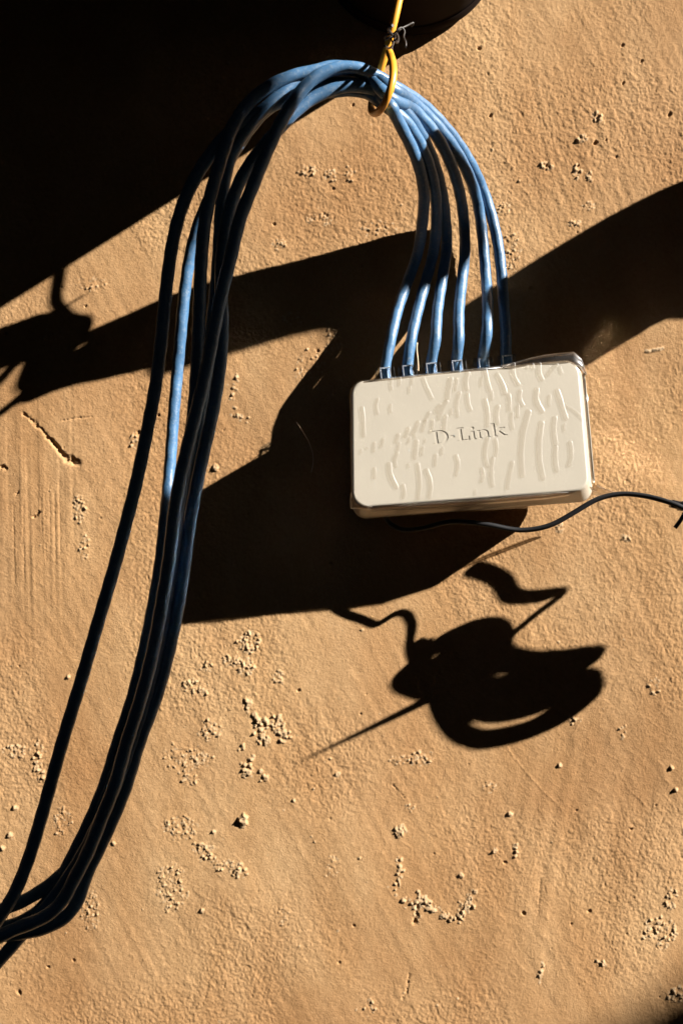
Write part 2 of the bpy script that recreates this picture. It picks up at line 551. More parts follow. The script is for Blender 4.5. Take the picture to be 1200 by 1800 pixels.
    q = np.stack([idx[:-1, :-1], idx[:-1, 1:], idx[1:, 1:], idx[1:, :-1]], -1).reshape(-1, 4)
    me = bpy.data.meshes.new('stucco_wall')
    me.vertices.add(n)
    me.vertices.foreach_set('co', co.ravel())
    me.loops.add(q.size)
    me.loops.foreach_set('vertex_index', q.ravel().astype(np.int32))
    me.polygons.add(len(q))
    me.polygons.foreach_set('loop_start', np.arange(0, q.size, 4, dtype=np.int32))
    me.polygons.foreach_set('use_smooth', np.ones(len(q), bool))
    me.update(calc_edges=True)
    at = me.attributes.new('grit', 'FLOAT', 'POINT')
    at.data.foreach_set('value', G.ravel().astype(np.float32))
    me.materials.append(M_wall)
    o = bpy.data.objects.new('stucco_wall', me)
    C.objects.link(o)
    o['label'] = 'rough sand-coloured stucco wall with grit and cracks filling the background'
    o['category'] = 'wall'
    return o
build_wall()

# ------------------------------------------------------------------ overhead pipe, and unseen shadow casters added beyond the frame
t = thing('overhead_pipe', 'dark brown round pipe end at the top of the wall above the yellow wire', 'pipe', P(718, -92, 0))
bm = bmesh.new()
pc = P(718, -92, 0)
prof = [(.0565, .004), (.0580, -.02), (.0580, -.10), (.0580, -.34), (.061, -.345), (.061, -.36), (.052, -.36), (.052, -.30)]
rings = []
for r, y in prof:
    rings.append([bm.verts.new((pc.x + r * math.cos(a * math.pi / 40), y, pc.z + r * math.sin(a * math.pi / 40))) for a in range(80)])
for a, b in zip(rings, rings[1:]):
    for k in range(80):
        f = bm.faces.new((a[k], a[(k + 1) % 80], b[(k + 1) % 80], b[k]))
        f.smooth = True
bm.faces.new(rings[-1])
obj('pipe_body', bm, M_brown, t)
bm = bmesh.new()
rings = []
for r, y in [(.0582, -.002), (.0592, -.004), (.0592, -.010), (.0582, -.012)]:
    rings.append([bm.verts.new((pc.x + r * math.cos(a * math.pi / 40), y, pc.z + r * math.sin(a * math.pi / 40))) for a in range(80)])
for a, b in zip(rings, rings[1:]):
    for k in range(80):
        f = bm.faces.new((a[k], a[(k + 1) % 80], b[(k + 1) % 80], b[k]))
        f.smooth = True
obj('collar', bm, M_brown, t)

x0 = (883 - 600) / S_
z0 = (900 + 262) / S_
t = thing('top_shade_caster', 'unseen dark boards added above the frame to shade the upper left wall', 'shade caster', (x0 - .5, -.3, z0))  # added out of view; its shadow blackens the upper left wall
for k in range(5):
    bm = bmesh.new()
    box(bm, .9, .098, .024, Matrix.Translation((x0 - .45, -.055 - .1 * k, z0 + .012)), .002)
    obj('shade_board', bm, M_caster, t)

t = thing('band_shade_caster', 'unseen dark grey bent tube added beyond the right edge to cast the shadow band', 'pipe', SH(1500, 455, .08))  # added bent tube, shaped to cast the broad band at right
bm = bmesh.new()
M_grey_caster = mat('dark_grey_caster', (.03, .029, .028), .6, .3, var=.1)
pp = [SH(1900, 450, .075), SH(1500, 450, .085), SH(1230, 450, .102), SH(1140, 462, .112), SH(1050, 510, .122), SH(920, 592, .135), SH(815, 660, .15)]
tube(bm, smooth_path(catmull(pp, .006), 2), .0385, 32, taper=lambda f: .60 + .40 * max(0, min(1, (f - .66) / .10)))
obj('pipe_body', bm, M_grey_caster, t)
bm = bmesh.new()
w = SH(1900, 450, .07)
box(bm, .02, .09, .09, Matrix.Translation((w.x - .05, -.046, w.z)), .003)
obj('caster_bracket', bm, M_rust, t)

t = thing('cable_shade_caster', 'unseen black tube added beyond the right edge to shade the upper cables', 'hose', SH(500, 530, .21))  # added to shade the right cable legs and thicken the arch shadow
bm = bmesh.new()
pp = [SH(330, 604, .205), SH(450, 566, .208), SH(550, 536, .212), SH(620, 522, .22), SH(655, 530, .245), SH(658, 538, .33), SH(658, 538, .48)]
tube(bm, smooth_path(catmull(pp, .004), 3), .0125, 24)
obj('caster_tube', bm, M_black, t)
bm = bmesh.new()
tube(bm, [SH(658, 538, .475), Vector((-.328 - .02 + KX * .5, -.5, .80))], .001, 8)
obj('caster_wire', bm, M_rust, t)

t = thing('bundle_shade_caster', 'unseen timber slab added beyond the right edge to shade the left cable bundle', 'post', (-.328 - .15 + KX * .5, -.5, -1.4))  # added out of view to keep the left bundle in shade
bm = bmesh.new()
zt = (900 - 560) / S_ + KZ * .5
box(bm, .30, .06, zt + 1.4, Matrix.Translation((-.328 - .15 + KX * .5, -.5, (zt - 1.4) / 2)), .004)
obj('caster_slab', bm, M_caster, t)
bm = bmesh.new()
box(bm, .36, .14, .02, Matrix.Translation((-.328 - .15 + KX * .5, -.5, -1.4)), .003)
obj('caster_base', bm, M_rust, t)

d = 2.4
a = SH(1085, 1830, d)
t = thing('corner_shade_caster', 'unseen dark sheet added far off to cast the soft lower right shadow', 'panel', a)  # added to throw the blurred shadow into the lower right corner
bm = bmesh.new()
pts = [SH(1065, 1970, d), SH(1118, 1830, d), SH(1250, 1692, d), SH(1900, 1540, d), SH(1900, 4200, d), SH(1090, 4200, d)]
fr = [bm.verts.new(p) for p in pts]
bk = [bm.verts.new(p + Vector((0, -.08, 0))) for p in pts]
bm.faces.new(fr)
bm.faces.new(list(reversed(bk)))
for k in range(6):
    bm.faces.new((fr[k], bk[k], bk[(k + 1) % 6], fr[(k + 1) % 6]))
obj('caster_sheet', bm, M_caster, t)

# ------------------------------------------------------------------ network switch
def Rm(a, b, c):
    return Matrix.Rotation(b, 3, 'Z') @ Matrix.Rotation(a, 3, 'X') @ Matrix.Rotation(c, 3, 'Y')
SR = Rm(-.105, .0127, -.0791)
SO = Vector((.0779, -.0478, .0472))
SU, SN, SV = SR @ Vector((1, 0, 0)), SR @ Vector((0, -1, 0)), SR @ Vector((0, 0, 1))
CAM = Vector((0, -D, 0))

def to_face(px, py, lift=0.0):
    """Face coordinates (u, v) of a photograph pixel, on the plane lift metres above the face."""
    r = P(px, py, 0) - CAM
    o = SO + SN * lift
    k = (o - CAM).dot(SN) / r.dot(SN)
    p = CAM + r * k - o
    return p.dot(SU), p.dot(SV)

def F(u, v, n=0.0):
    return SO + SU * u + SV * v + SN * n

quad = [to_face(*p) for p in ((617, 671), (1017, 630), (1037, 862), (619, 894))]   # TL TR BR BL

def rounded(q, rad, off=(0, 0, 0, 0), seg=8):
    """Rounded quadrilateral outline; off = extra size at left, right, top, bottom."""
    l, r_, tp, bt = off
    pts = [Vector((q[0][0] - l, q[0][1] + tp)), Vector((q[1][0] + r_, q[1][1] + tp)),
           Vector((q[2][0] + r_, q[2][1] - bt)), Vector((q[3][0] - l, q[3][1] - bt))]
    out = []
    for i in range(4):
        p, a, b = pts[i], pts[i - 1], pts[(i + 1) % 4]
        da, db = (a - p).normalized(), (b - p).normalized()
        ang = da.angle(db)
        tl = rad / math.tan(ang / 2)
        c = p + (da + db).normalized() * (rad / math.sin(ang / 2))
        s0, s1 = p + da * tl - c, p + db * tl - c
        a0 = math.atan2(s0.y, s0.x)
        a1 = math.atan2(s1.y, s1.x)
        dl = (a1 - a0 + math.pi) % (2 * math.pi) - math.pi
        for k in range(seg + 1):
            an = a0 + dl * k / seg
            out.append(c + Vector((math.cos(an), math.sin(an))) * rad)
    return out

def loft(bm, levels, cap0=True, cap1=True, wob=None):
    rings = []
    for pts, n in levels:
        ring = []
        for k, p in enumerate(pts):
            q = F(p.x, p.y, n)
            if wob:
                q = q + wob(p, n, k)
            ring.append(bm.verts.new(q))
        rings.append(ring)
    m = len(rings[0])
    for a, b in zip(rings, rings[1:]):
        for k in range(m):
            f = bm.faces.new((a[k], a[(k + 1) % m], b[(k + 1) % m], b[k]))
            f.smooth = True
    if cap0:
        bm.faces.new(rings[0])
    if cap1:
        bm.faces.new(list(reversed(rings[-1])))

RAD = .0085
switch = thing('network_switch', 'ivory network switch wrapped in clear film hanging in front of the wall', 'network switch', F(0, quad[3][1], -.013))
bm = bmesh.new()
fil = .0016
lv = []
for k in range(5):
    an = math.pi / 2 * k / 4
    ins = fil * (1 - math.sin(an))
    lv.append((rounded(quad, RAD - ins * .5, (-ins,) * 4), -fil * (1 - math.cos(an))))
T_ = .040
lv.append((rounded(quad, RAD, (.0, .0046, .0, .0048)), -.0125))
lv.append((rounded(quad, RAD, (.0, .0050, .0, .0050)), -.0130))
lv.append((rounded(quad, RAD, (-.0005, .0044, -.0005, .0044)), -.0134))
lv.append((rounded(quad, RAD, (-.0005, .0044, -.0005, .0044)), -.0139))
lv.append((rounded(quad, RAD, (.0, .0052, .0, .0052)), -.0143))
lv.append((rounded(quad, RAD, (-.001, .0010, -.001, .0030)), -T_ + .002))
lv.append((rounded(quad, RAD, (-.003, -.001, -.003, .001)), -T_))
loft(bm, lv)
case = obj('case', bm, M_white, switch)

# the recessed maker's name on the face
ox, oy = to_face(762, 781.5)
ex, ey = to_face(894, 764.5)
tx = Vector((ex - ox, ey - oy))
TU = tx.normalized()
TV = Vector((-TU.y, TU.x))
CAP = .0083
LW = tx.length / CAP / 5.25
def rect(x0, y0, x1, y1, sk=0.0):
    return [(x0, y0), (x1, y0), (x1 + sk, y1), (x0 + sk, y1)]
def arc_strip(cx, cy, rxo, ryo, rxi, ryi, a0, a1, n=12):
    o_, i_ = [], []
    for k in range(n + 1):
        a_ = math.radians(a0 + (a1 - a0) * k / n)
        o_.append((cx + rxo * math.cos(a_), cy + ryo * math.sin(a_)))
        i_.append((cx + rxi * math.cos(a_), cy + ryi * math.sin(a_)))
    return o_ + i_[::-1]
LETTERS = [
    [rect(.0, .0, .52, .08), rect(.0, .92, .52, 1.0), rect(.12, .06, .36, .94), arc_strip(.50, .5, .60, .5, .36, .41, -90, 90)],
    [rect(1.24, .36, 1.52, .50)],
    [rect(1.70, .92, 2.20, 1.0), rect(1.82, .06, 2.06, .94), rect(1.70, .0, 2.56, .09), rect(2.46, .07, 2.56, .32)],
    [rect(2.72, .06, 2.92, .58), rect(2.66, .56, 2.92, .64), rect(2.66, .0, 3.00, .07), [(2.82 + .12 * math.cos(k * math.pi / 4 + .3), .84 + .12 * math.sin(k * math.pi / 4 + .3)) for k in range(8)]],
    [rect(3.14, .06, 3.33, .58), rect(3.06, .56, 3.33, .64), rect(3.06, .0, 3.42, .07), arc_strip(3.57, .40, .33, .25, .15, .16, 0, 150), rect(3.72, .05, 3.90, .42), rect(3.64, .0, 3.99, .07)],
    [rect(4.16, .06, 4.38, .96), rect(4.06, .92, 4.38, 1.0), rect(4.06, .0, 4.50, .07), [(4.36, .26), (4.46, .22), (4.92, .58), (4.74, .58)], rect(4.66, .56, 5.06, .64), [(4.50, .33), (4.64, .44), (5.06, .05), (4.80, .05)], rect(4.72, .0, 5.16, .07)],
]
def fpt(p):
    return Vector((ox, oy)) + TU * (p[0] * LW * CAP) + TV * (p[1] * CAP)
cutters = []
for li, pieces in enumerate(LETTERS):
    for pi, poly in enumerate(pieces):
        dp = .00048 + .00002 * pi + .00001 * li
        up = .0012 + .00005 * pi
        n = len(poly)
        cut = bmesh.new()
        top = [cut.verts.new(F(fpt(p).x, fpt(p).y, up)) for p in poly]
        bot = [cut.verts.new(F(fpt(p).x, fpt(p).y, -dp)) for p in poly]
        if n > 8:
            for k in range(n // 2 - 1):
                qd = (k, k + 1, n - 2 - k, n - 1 - k)
                cut.faces.new([top[i] for i in qd])
                cut.faces.new([bot[i] for i in reversed(qd)])
        else:
            cut.faces.new(top)
            cut.faces.new(list(reversed(bot)))
        for k in range(n):
            cut.faces.new((top[k], bot[k], bot[(k + 1) % n], top[(k + 1) % n]))
        co_ = obj('cutter', cut, M_white)
        cutters.append(co_)
        bo = case.modifiers.new('recess', 'BOOLEAN')
        bo.operation = 'DIFFERENCE'
        bo.solver = 'MANIFOLD'
        bo.object = co_
dg = bpy.context.evaluated_depsgraph_get()
me2 = bpy.data.meshes.new_from_object(case.evaluated_get(dg))
print('case faces', len(case.data.polygons), '->', len(me2.polygons))
case.modifiers.clear()
case.data = me2
for co_ in cutters:
    bpy.data.objects.remove(co_)
for li, pieces in enumerate(LETTERS):          # floors of the recessed letters
    bm = bmesh.new()
    for pi, poly in enumerate(pieces):
        n = len(poly)
        nn = -.00031 - .000008 * pi
        vs = [bm.verts.new(F(fpt(p).x, fpt(p).y, nn)) for p in poly]
        if n > 8:
            for k in range(n // 2 - 1):
                bm.faces.new((vs[k], vs[k + 1], vs[n - 2 - k], vs[n - 1 - k]))
        else:
            bm.faces.new(vs)
    obj('letter' if li != 1 else 'hyphen', bm, M_letter, case)

# film
from mathutils import noise as mnoise
def wob(p, n, k):
    a = mnoise.noise(Vector((p.x * 90, p.y * 90, n * 140)))
    b = mnoise.noise(Vector((p.x * 260 + 9, p.y * 260, n * 300)))
    side = Vector((p.x, p.y)).normalized()
    return (SU * side.x + SV * side.y) * (a * .0007 + b * .0003 + .0004) + SN * (b * .0001 if n > -.001 else 0)
bm = bmesh.new()
e_ = .0005
lv = [(rounded(quad, RAD, (-.004,) * 4, 10), .00035), (rounded(quad, RAD, (-.0012,) * 4, 10), .00035), (rounded(quad, RAD + e_, (.0002,) * 4, 10), -.0004),
      (rounded(quad, RAD + e_, (e_, e_ + .0014, e_, e_ + .0014), 10), -.004),
      (rounded(quad, RAD + e_, (e_, e_ + .003, e_, e_ + .003), 10), -.008),
      (rounded(quad, RAD + e_, (e_, e_ + .0052, e_, e_ + .0052), 10), -.013),
      (rounded(quad, RAD + e_, (e_, e_ + .0046, e_, e_ + .0052), 10), -.020)]
loft(bm, lv, True, False, wob)
film = obj('wrap_film', bm, M_film, switch)

BL = [(142,295,148,385,16),(195,265,194,312,12),(238,285,238,308,11),(140,433,140,442,9),(158,425,161,428,7),(184,410,182,435,12),(213,397,207,420,12),(183,495,183,525,13),(262,382,255,405,14),(265,412,260,432,12),(295,362,285,388,15),(299,395,295,408,10),(327,342,311,378,16),(318,386,318,392,9),(352,338,343,368,14),(364,310,353,332,13),(258,445,254,485,15),(322,405,316,458,17),(343,425,341,447,12),(352,398,350,408,8),(232,480,255,555,18),(278,550,278,590,13),(326,480,328,592,15),(355,500,364,588,16),(297,478,297,488,9),(386,450,384,482,13),(408,428,408,445,10),(453,452,453,515,14),(398,285,388,308,13),(434,200,424,262,20),(420,274,396,328,18),(438,298,438,315,9),(418,322,413,368,16),(376,335,370,372,12),(463,245,457,320,15),(455,200,450,235,13),(490,180,487,232,18),(490,250,500,300,14),(547,170,563,236,16),(570,246,570,266,12),(588,185,613,245,17),(548,268,556,352,16),(590,290,589,345,17),(625,252,628,300,16),(557,395,555,485,16),(583,400,582,452,13),(573,462,572,550,16),(538,495,537,535,13),(637,475,622,558,16),(517,566,517,578,8),(690,308,670,515,22),(733,345,738,525,21),(777,328,780,412,19),(780,425,784,500,18),(828,410,824,482,17),(718,235,735,305,20),(760,256,759,285,14),(663,240,671,285,17),(655,290,655,322,14),(785,238,813,328,19),(818,286,872,332,8),(810,348,810,368,9),(725,150,735,200,17),(782,152,755,186,15),(795,160,801,180,9),(640,150,657,215,16),(637,312,640,362,12),(703,150,707,164,11),(685,155,688,162,8),(538,195,536,220,10),(240,195,241,232,10),(266,195,267,218,9),(300,225,300,242,9),(310,190,308,215,9),(345,196,374,262,11)]
for (xa, ya, xb, yb, w) in BL:
    A = Vector(to_face(560 + xa / 1.875, 560 + ya / 1.875))
    B = Vector(to_face(560 + xb / 1.875, 560 + yb / 1.875))
    r = w / 1.875 / 3000 * .5
    ax = (B - A)
    L = max(ax.length, 1e-5)
    ax = ax / L if L > 1e-5 else Vector((0, 1))
    pr = Vector((-ax.y, ax.x))
    n = 9
    bm = bmesh.new()
    def capsule(k_, lift):
        out = []
        bend = random.Random(int(xa * 7 + ya)).uniform(-.30, .30) * r * 6 * min(1, L / .012)
        for j in range(n):
            an = -math.pi / 2 + math.pi * j / (n - 1)
            q = B + (ax * math.cos(an) + pr * -math.sin(an)) * r * k_
            out.append(q)
        for t_ in (.66, .33):
            out.append(A.lerp(B, t_) - pr * (r * k_ * (1 + .10 * math.sin(9 * t_ + xa)) ) + pr * bend * .6)
        for j in range(n):
            an = math.pi / 2 + math.pi * j / (n - 1)
            out.append(A + (ax * math.cos(an) + pr * -math.sin(an)) * r * k_)
        for t_ in (.33, .66):
            out.append(A.lerp(B, t_) + pr * (r * k_ * (1 + .10 * math.sin(8 * t_ + ya)) ) + pr * bend * .6)
        return [bm.verts.new(F(p.x, p.y, lift)) for p in out]
    ra = capsule(1.0, .00044)
    rb = capsule(.80, .00066)
    rc = capsule(.45, .00058)
    m_ = len(ra)
    for a_, b_ in ((ra, rb), (rb, rc)):
        for k in range(m_):
            bm.faces.new((a_[k], a_[(k + 1) % m_], b_[(k + 1) % m_], b_[k]))
    bm.faces.new(rc)
    obj('blister', bm, M_blister, film, smooth=True)

# folded edges and loose corners of the film
def sheet(name, rows, parent, m=M_fold, thick=.0003):
    """rows: list of polylines of Vector with equal length -> a thin sheet of film with real thickness."""
    bm = bmesh.new()
    g = [[bm.verts.new(p) for p in r] for r in rows]
    for a_, b_ in zip(g, g[1:]):
        for k in range(len(a_) - 1):
            f = bm.faces.new((a_[k], a_[k + 1], b_[k + 1], b_[k]))
            f.smooth = True
    bmesh.ops.recalc_face_normals(bm, faces=bm.faces[:])
    bmesh.ops.solidify(bm, geom=bm.faces[:], thickness=thick)
    return obj(name, bm, m, parent)
def edge_fold(pix_lo, pix_hi, n_lo, n_hi, wave=.0006, name='film_fold'):
    lo, hi = [], []
    rows = [[], [], []]
    for k in range(len(pix_lo)):
        a_ = to_face(*pix_lo[k], n_lo)
        b_ = to_face(*pix_hi[k], n_hi)
        for j, f in enumerate((0, .5, 1)):
            rows[j].append(F(a_[0] * (1 - f) + b_[0] * f, a_[1] * (1 - f) + b_[1] * f, n_lo * (1 - f) + n_hi * f) + SN * math.sin(k * 2.1 + j) * wave)
    return sheet(name, rows, film)
edge_fold([(880, 647), (905, 645), (930, 641), (955, 639), (980, 637), (1003, 637), (1018, 644), (1026, 655)],
          [(880, 642), (905, 636), (930, 629), (955, 624), (980, 620), (1008, 618), (1022, 632), (1032, 658)], .0006, -.0015)
edge_fold([(640, 671), (700, 664), (760, 658), (820, 652), (880, 646)], [(640, 669), (700, 662), (760, 655), (820, 649), (880, 642)], .0004, -.002, .0003)
edge_fold([(655, 891), (636, 886), (625, 876), (621, 864)], [(652, 897), (616, 894), (615, 880), (617, 866)], .0002, -.002, .0002)
edge_fold([(650, 893), (720, 889), (800, 883), (880, 877), (960, 870), (1010, 864)], [(652, 899), (720, 896), (800, 890), (880, 885), (960, 878), (1015, 870)], -.0006, -.006, .0005)
# reflective flap added along the right side to throw a glow onto the wall
rows = []
for f, g in ((0, 0), (.3, 1.2), (.6, 1.8), (1, 2.0)):
    u_ = quad[1][0] + (quad[2][0] - quad[1][0]) * f
    v_ = quad[1][1] - .006 + (quad[2][1] + .012 - quad[1][1]) * f
    rows.append([F(u_ + .0062 + .0003 * g, v_, -.0115), F(u_ + .0064 + .0004 * g, v_, -.018), F(u_ + .0057 + .0005 * g, v_, -.027), F(u_ + .0038 + .0004 * g, v_, -.036)])
sheet('reflector_flap', rows, film, M_reflector, .0002)
# loose tail of film at the lower right corner
a0, a1 = F(quad[2][0] + .0045, quad[2][1] + .004, -.006), F(quad[2][0] + .0045, quad[2][1] + .001, -.020)
tip = P(1086, 868, .030)
sheet('film_tail', [[a0.lerp(tip, f) for f in (0, .25, .5, .75, 1)], [a1.lerp(tip, f) + Vector((0, .006 * math.sin(f * 3), -.002 * math.sin(f * 3))) for f in (0, .25, .5, .75, .985)]], film, M_fold, .00035)

# ------------------------------------------------------------------ six blue network cables
PORT = [(677, 655), (716, 650), (757, 645), (802, 640), (848, 635), (889, 630)]
RING = (676, 165)
RLEG = [
    [(688, 590, 0.0425), (700, 540, 0.03), (718, 490, 0.0235), (735, 440, 0.0370), (742, 390, 0.0628), (745, 340, 0.0860), (734, 285, 0.1118), (712, 235, 0.1353), (692, 198, 0.1523)],
    [(722, 600, 0.0455), (733, 550, 0.034), (748, 495, 0.0225), (760, 450, 0.0290), (766, 405, 0.0461), (766, 350, 0.0727), (757, 300, 0.0967), (738, 252, 0.1197), (706, 205, 0.1425)],
    [(765, 600, 0.049), (768, 550, 0.0375), (777, 490, 0.0220), (785, 435, 0.0275), (783, 390, 0.0410), (777, 340, 0.0660), (763, 288, 0.0915), (742, 240, 0.1147), (710, 193, 0.1375)],
    [(806, 600, 0.0525), (806, 550, 0.041), (812, 490, 0.0215), (817, 440, 0.0215), (815, 390, 0.0253), (808, 340, 0.0510), (793, 290, 0.0762), (768, 240, 0.1013), (726, 192, 0.1260)],
    [(855, 590, 0.056), (857, 545, 0.045), (854, 490, 0.0215), (850, 440, 0.0215), (846, 400, 0.0215), (838, 350, 0.0311), (820, 300, 0.0574), (788, 245, 0.0862), (738, 190, 0.1152)],
    [(889, 590, 0.03), (885, 535, 0.022), (881, 480, 0.0215), (875, 430, 0.0215), (864, 380, 0.0215), (847, 330, 0.0286), (823, 280, 0.0555), (790, 232, 0.0811), (745, 185, 0.1063)],
]
RP = [(690, 190, .1625), (683, 190, .149), (688, 171, .146), (684, 172, .160), (684, 152, .1565), (688, 149, .142)]
# left legs: order front to back is set by the depth
LLEG = [
    # E: single strand farthest left
    [(640, 160, 0.1367), (580, 160, 0.1410), (510, 172, 0.1452), (440, 205, 0.1537), (395, 240, 0.1600), (352, 297, 0.1664), (322, 357, 0.1696), (305, 418, 0.1717), (294, 490, 0.1738), (283, 600, 0.1770), (273, 680, 0.1770), (258, 760, 0.1791), (238, 855, 0.1791), (220, 925, 0.1802), (200, 1000, 0.1812), (175, 1085, 0.1812), (143, 1195, 0.1823), (111, 1300, 0.1834), (90, 1375, 0.1834), (69, 1450, 0.1834), (45, 1525, 0.1834), (16, 1588, 0.1834), (-40, 1660, 0.1823), (-160, 1760, 0.1770)],
    # F: the lit strand, closer to the wall
    [(640, 150, 0.1300), (580, 146, 0.1320), (520, 160, 0.1340), (465, 195, 0.1240), (425, 245, 0.1270), (385, 315, 0.1250), (352, 385, 0.1190), (336, 440, 0.1110), (326, 500, 0.1070), (319, 570, 0.1040), (312, 650, 0.0970), (305, 730, 0.0970), (300, 800, 0.0980), (296, 850, 0.1010), (290, 910, 0.1257), (283, 980, 0.1334), (270, 1060, 0.1466), (252, 1150, 0.1576), (232, 1230, 0.1642), (207, 1305, 0.1686), (184, 1380, 0.1697), (154, 1452, 0.1708), (120, 1520, 0.1719), (94, 1572, 0.1708), (62, 1607, 0.1686), (22, 1627, 0.1664), (-40, 1640, 0.1620), (-160, 1680, 0.1510)],
    # C: the outer hump
    [(640, 128, 0.1431), (580, 121, 0.1463), (525, 130, 0.1505), (480, 147, 0.1547), (440, 177, 0.1600), (413, 213, 0.1643), (398, 250, 0.1675), (385, 290, 0.1706), (372, 335, 0.1738), (360, 390, 0.1759), (354, 450, 0.1781), (351, 520, 0.1802), (348, 600, 0.1823), (344, 680, 0.1834), (336, 760, 0.1844), (325, 830, 0.1844), (313, 900, 0.1855), (305, 980, 0.1855), (293, 1060, 0.1865), (276, 1150, 0.1876), (256, 1230, 0.1876), (232, 1305, 0.1876), (205, 1380, 0.1876), (177, 1440, 0.1865), (147, 1500, 0.1855), (114, 1552, 0.1844), (88, 1588, 0.1844), (60, 1620, 0.1855), (28, 1656, 0.1855), (-40, 1730, 0.1855), (-160, 1830, 0.1770)],
    # D: second hump, runs behind A
    [(640, 124, 0.1367), (600, 116, 0.1388), (560, 121, 0.1431), (520, 145, 0.1463), (480, 177, 0.1505), (448, 207, 0.1537), (424, 240, 0.1569), (405, 275, 0.1590), (394, 320, 0.1622), (388, 370, 0.1643), (385, 430, 0.1664), (380, 500, 0.1685), (371, 580, 0.1706), (362, 660, 0.1717), (350, 740, 0.1728), (336, 820, 0.1738), (325, 900, 0.1749), (314, 980, 0.1770), (302, 1060, 0.1781), (285, 1150, 0.1791), (264, 1230, 0.1791), (222, 1310, 0.1791), (192, 1385, 0.1781), (160, 1455, 0.1770), (125, 1520, 0.1770), (84, 1558, 0.1770), (40, 1585, 0.1749), (-40, 1615, 0.1728), (-160, 1660, 0.1664)],
    # B: lower front strand, becomes the right edge of the bundle
    [(640, 151, 0.1473), (605, 151, 0.1494), (565, 164, 0.1526), (526, 188, 0.1558), (496, 219, 0.1590), (462, 258, 0.1622), (432, 298, 0.1653), (414, 335, 0.1675), (401, 380, 0.1696), (392, 430, 0.1717), (388, 500, 0.1738), (391, 560, 0.1749), (388, 630, 0.1759), (380, 690, 0.1770), (369, 747, 0.1781), (357, 798, 0.1791), (346, 850, 0.1802), (334, 915, 0.1812), (325, 985, 0.1834), (314, 1060, 0.1844), (298, 1140, 0.1855), (275, 1225, 0.1855), (245, 1305, 0.1855), (221, 1385, 0.1844), (197, 1444, 0.1834), (170, 1502, 0.1823), (149, 1545, 0.1823), (140, 1580, 0.1844), (118, 1612, 0.1876), (85, 1630, 0.1897), (45, 1640, 0.1908), (-40, 1650, 0.1908), (-160, 1680, 0.1876)],
    # A: the top front strand
    [(640, 122, 0.1537), (600, 117, 0.1569), (552, 136, 0.1611), (517, 175, 0.1653), (491, 219, 0.1696), (465, 275, 0.1738), (444, 327, 0.1781), (422, 383, 0.1812), (405, 453, 0.1844), (389, 517, 0.1876), (376, 578, 0.1887), (363, 648, 0.1908), (348, 712, 0.1918), (334, 768, 0.1918), (319, 830, 0.1929), (307, 900, 0.1929), (298, 980, 0.1940), (285, 1060, 0.1940), (268, 1150, 0.1950), (247, 1230, 0.1950), (222, 1308, 0.1940), (202, 1380, 0.1940), (178, 1440, 0.1929), (154, 1500, 0.1918), (128, 1550, 0.1918), (108, 1588, 0.1929), (75, 1615, 0.1950), (30, 1632, 0.1961), (-40, 1668, 0.1961), (-160, 1740, 0.1876)],
]
LOFF = [0, 0, .001, -.006, 0, .008]
PAIR = [1, 0, 4, 2, 3, 5]     # which left leg continues each port's cable
LAB = ['first port from the left', 'second port from the left', 'third port from the left', 'fourth port from the left', 'fifth port from the left', 'sixth and rightmost port']
PLUG_N = -.0165
for i in range(6):
    u, v = to_face(*PORT[i], PLUG_N)
    vtop = quad[0][1] + (quad[1][1] - quad[0][1]) * (u - quad[0][0]) / (quad[1][0] - quad[0][0])
    base = F(u, vtop, PLUG_N)
    TL = (SV * 1.0 + SU * ((quad[1][1] - quad[0][1]) / (quad[1][0] - quad[0][0])) * -1).normalized()
    TS = TL.cross(SN).normalized()
    t = thing('network_cable', 'blue network cable plugged into the ' + LAB[i] + ' of the switch', 'cable', base, 'blue network cables hanging from the yellow wire')
    pts = [base + TL * .001, base + TL * .008] + [P(*p) for p in RLEG[i]] + [P(*RP[i])] + [P(p[0], p[1], p[2] + LOFF[PAIR[i]] * min(1, max(0, (p[1] - 180) / 120))) for p in LLEG[PAIR[i]]]
    path = smooth_path(catmull(pts, .0022), 6)
    bm = bmesh.new()
    tube(bm, path, .0035, 14, twist=2 * math.pi / .013, lump=.028)
    obj('jacket', bm, M_blue, t)
    # transparent plug with its core, latch and contacts
    Mx = Matrix((TS, TL, SN)).transposed().to_4x4()
    bm = bmesh.new()
    box(bm, .0116, .020, .0080, Matrix.Translation(base + TL * .0002) @ Mx, .0004)
    pl = obj('plug', bm, M_clear, t)
    bm = bmesh.new()
    box(bm, .0066, .0110, .0050, Matrix.Translation(base + TL * .0040) @ Mx, .0012)
    obj('plug_core', bm, M_blue_boot, pl)
    bm = bmesh.new()
    for sgn in (-1, 1):
        box(bm, .0007, .0062, .0009, Matrix.Translation(base + TL * .0060 + TS * (.0029 * sgn) + SN * .0048) @ Mx)
    box(bm, .0065, .0008, .0009, Matrix.Translation(base + TL * .0094 + SN * .0048) @ Mx)
    obj('latch', bm, M_latch, pl)

# ------------------------------------------------------------------ yellow wire with its hook
t = thing('yellow_wire', 'yellow insulated wire bent into a hook round the blue cables', 'wire', P(660, 198, .12))
bm = bmesh.new()
pts = [(722, -150, .150), (712, -70, .150), (703, -10, .150), (693, 35, .149), (682, 78, .143), (671, 115, .137), (660, 150, .129), (653, 180, .129), (653, 195, .139),
       (661, 198, .155), (672, 187, .176), (683, 165, .184), (690, 140, .185), (691, 118, .180), (688, 102, .170), (684, 91, .158)]
path = smooth_path(catmull([P(*p) for p in pts], .0014), 5)
tube(bm, path, .0021, 14)
obj('insulated_core', bm, M_yellow, t)

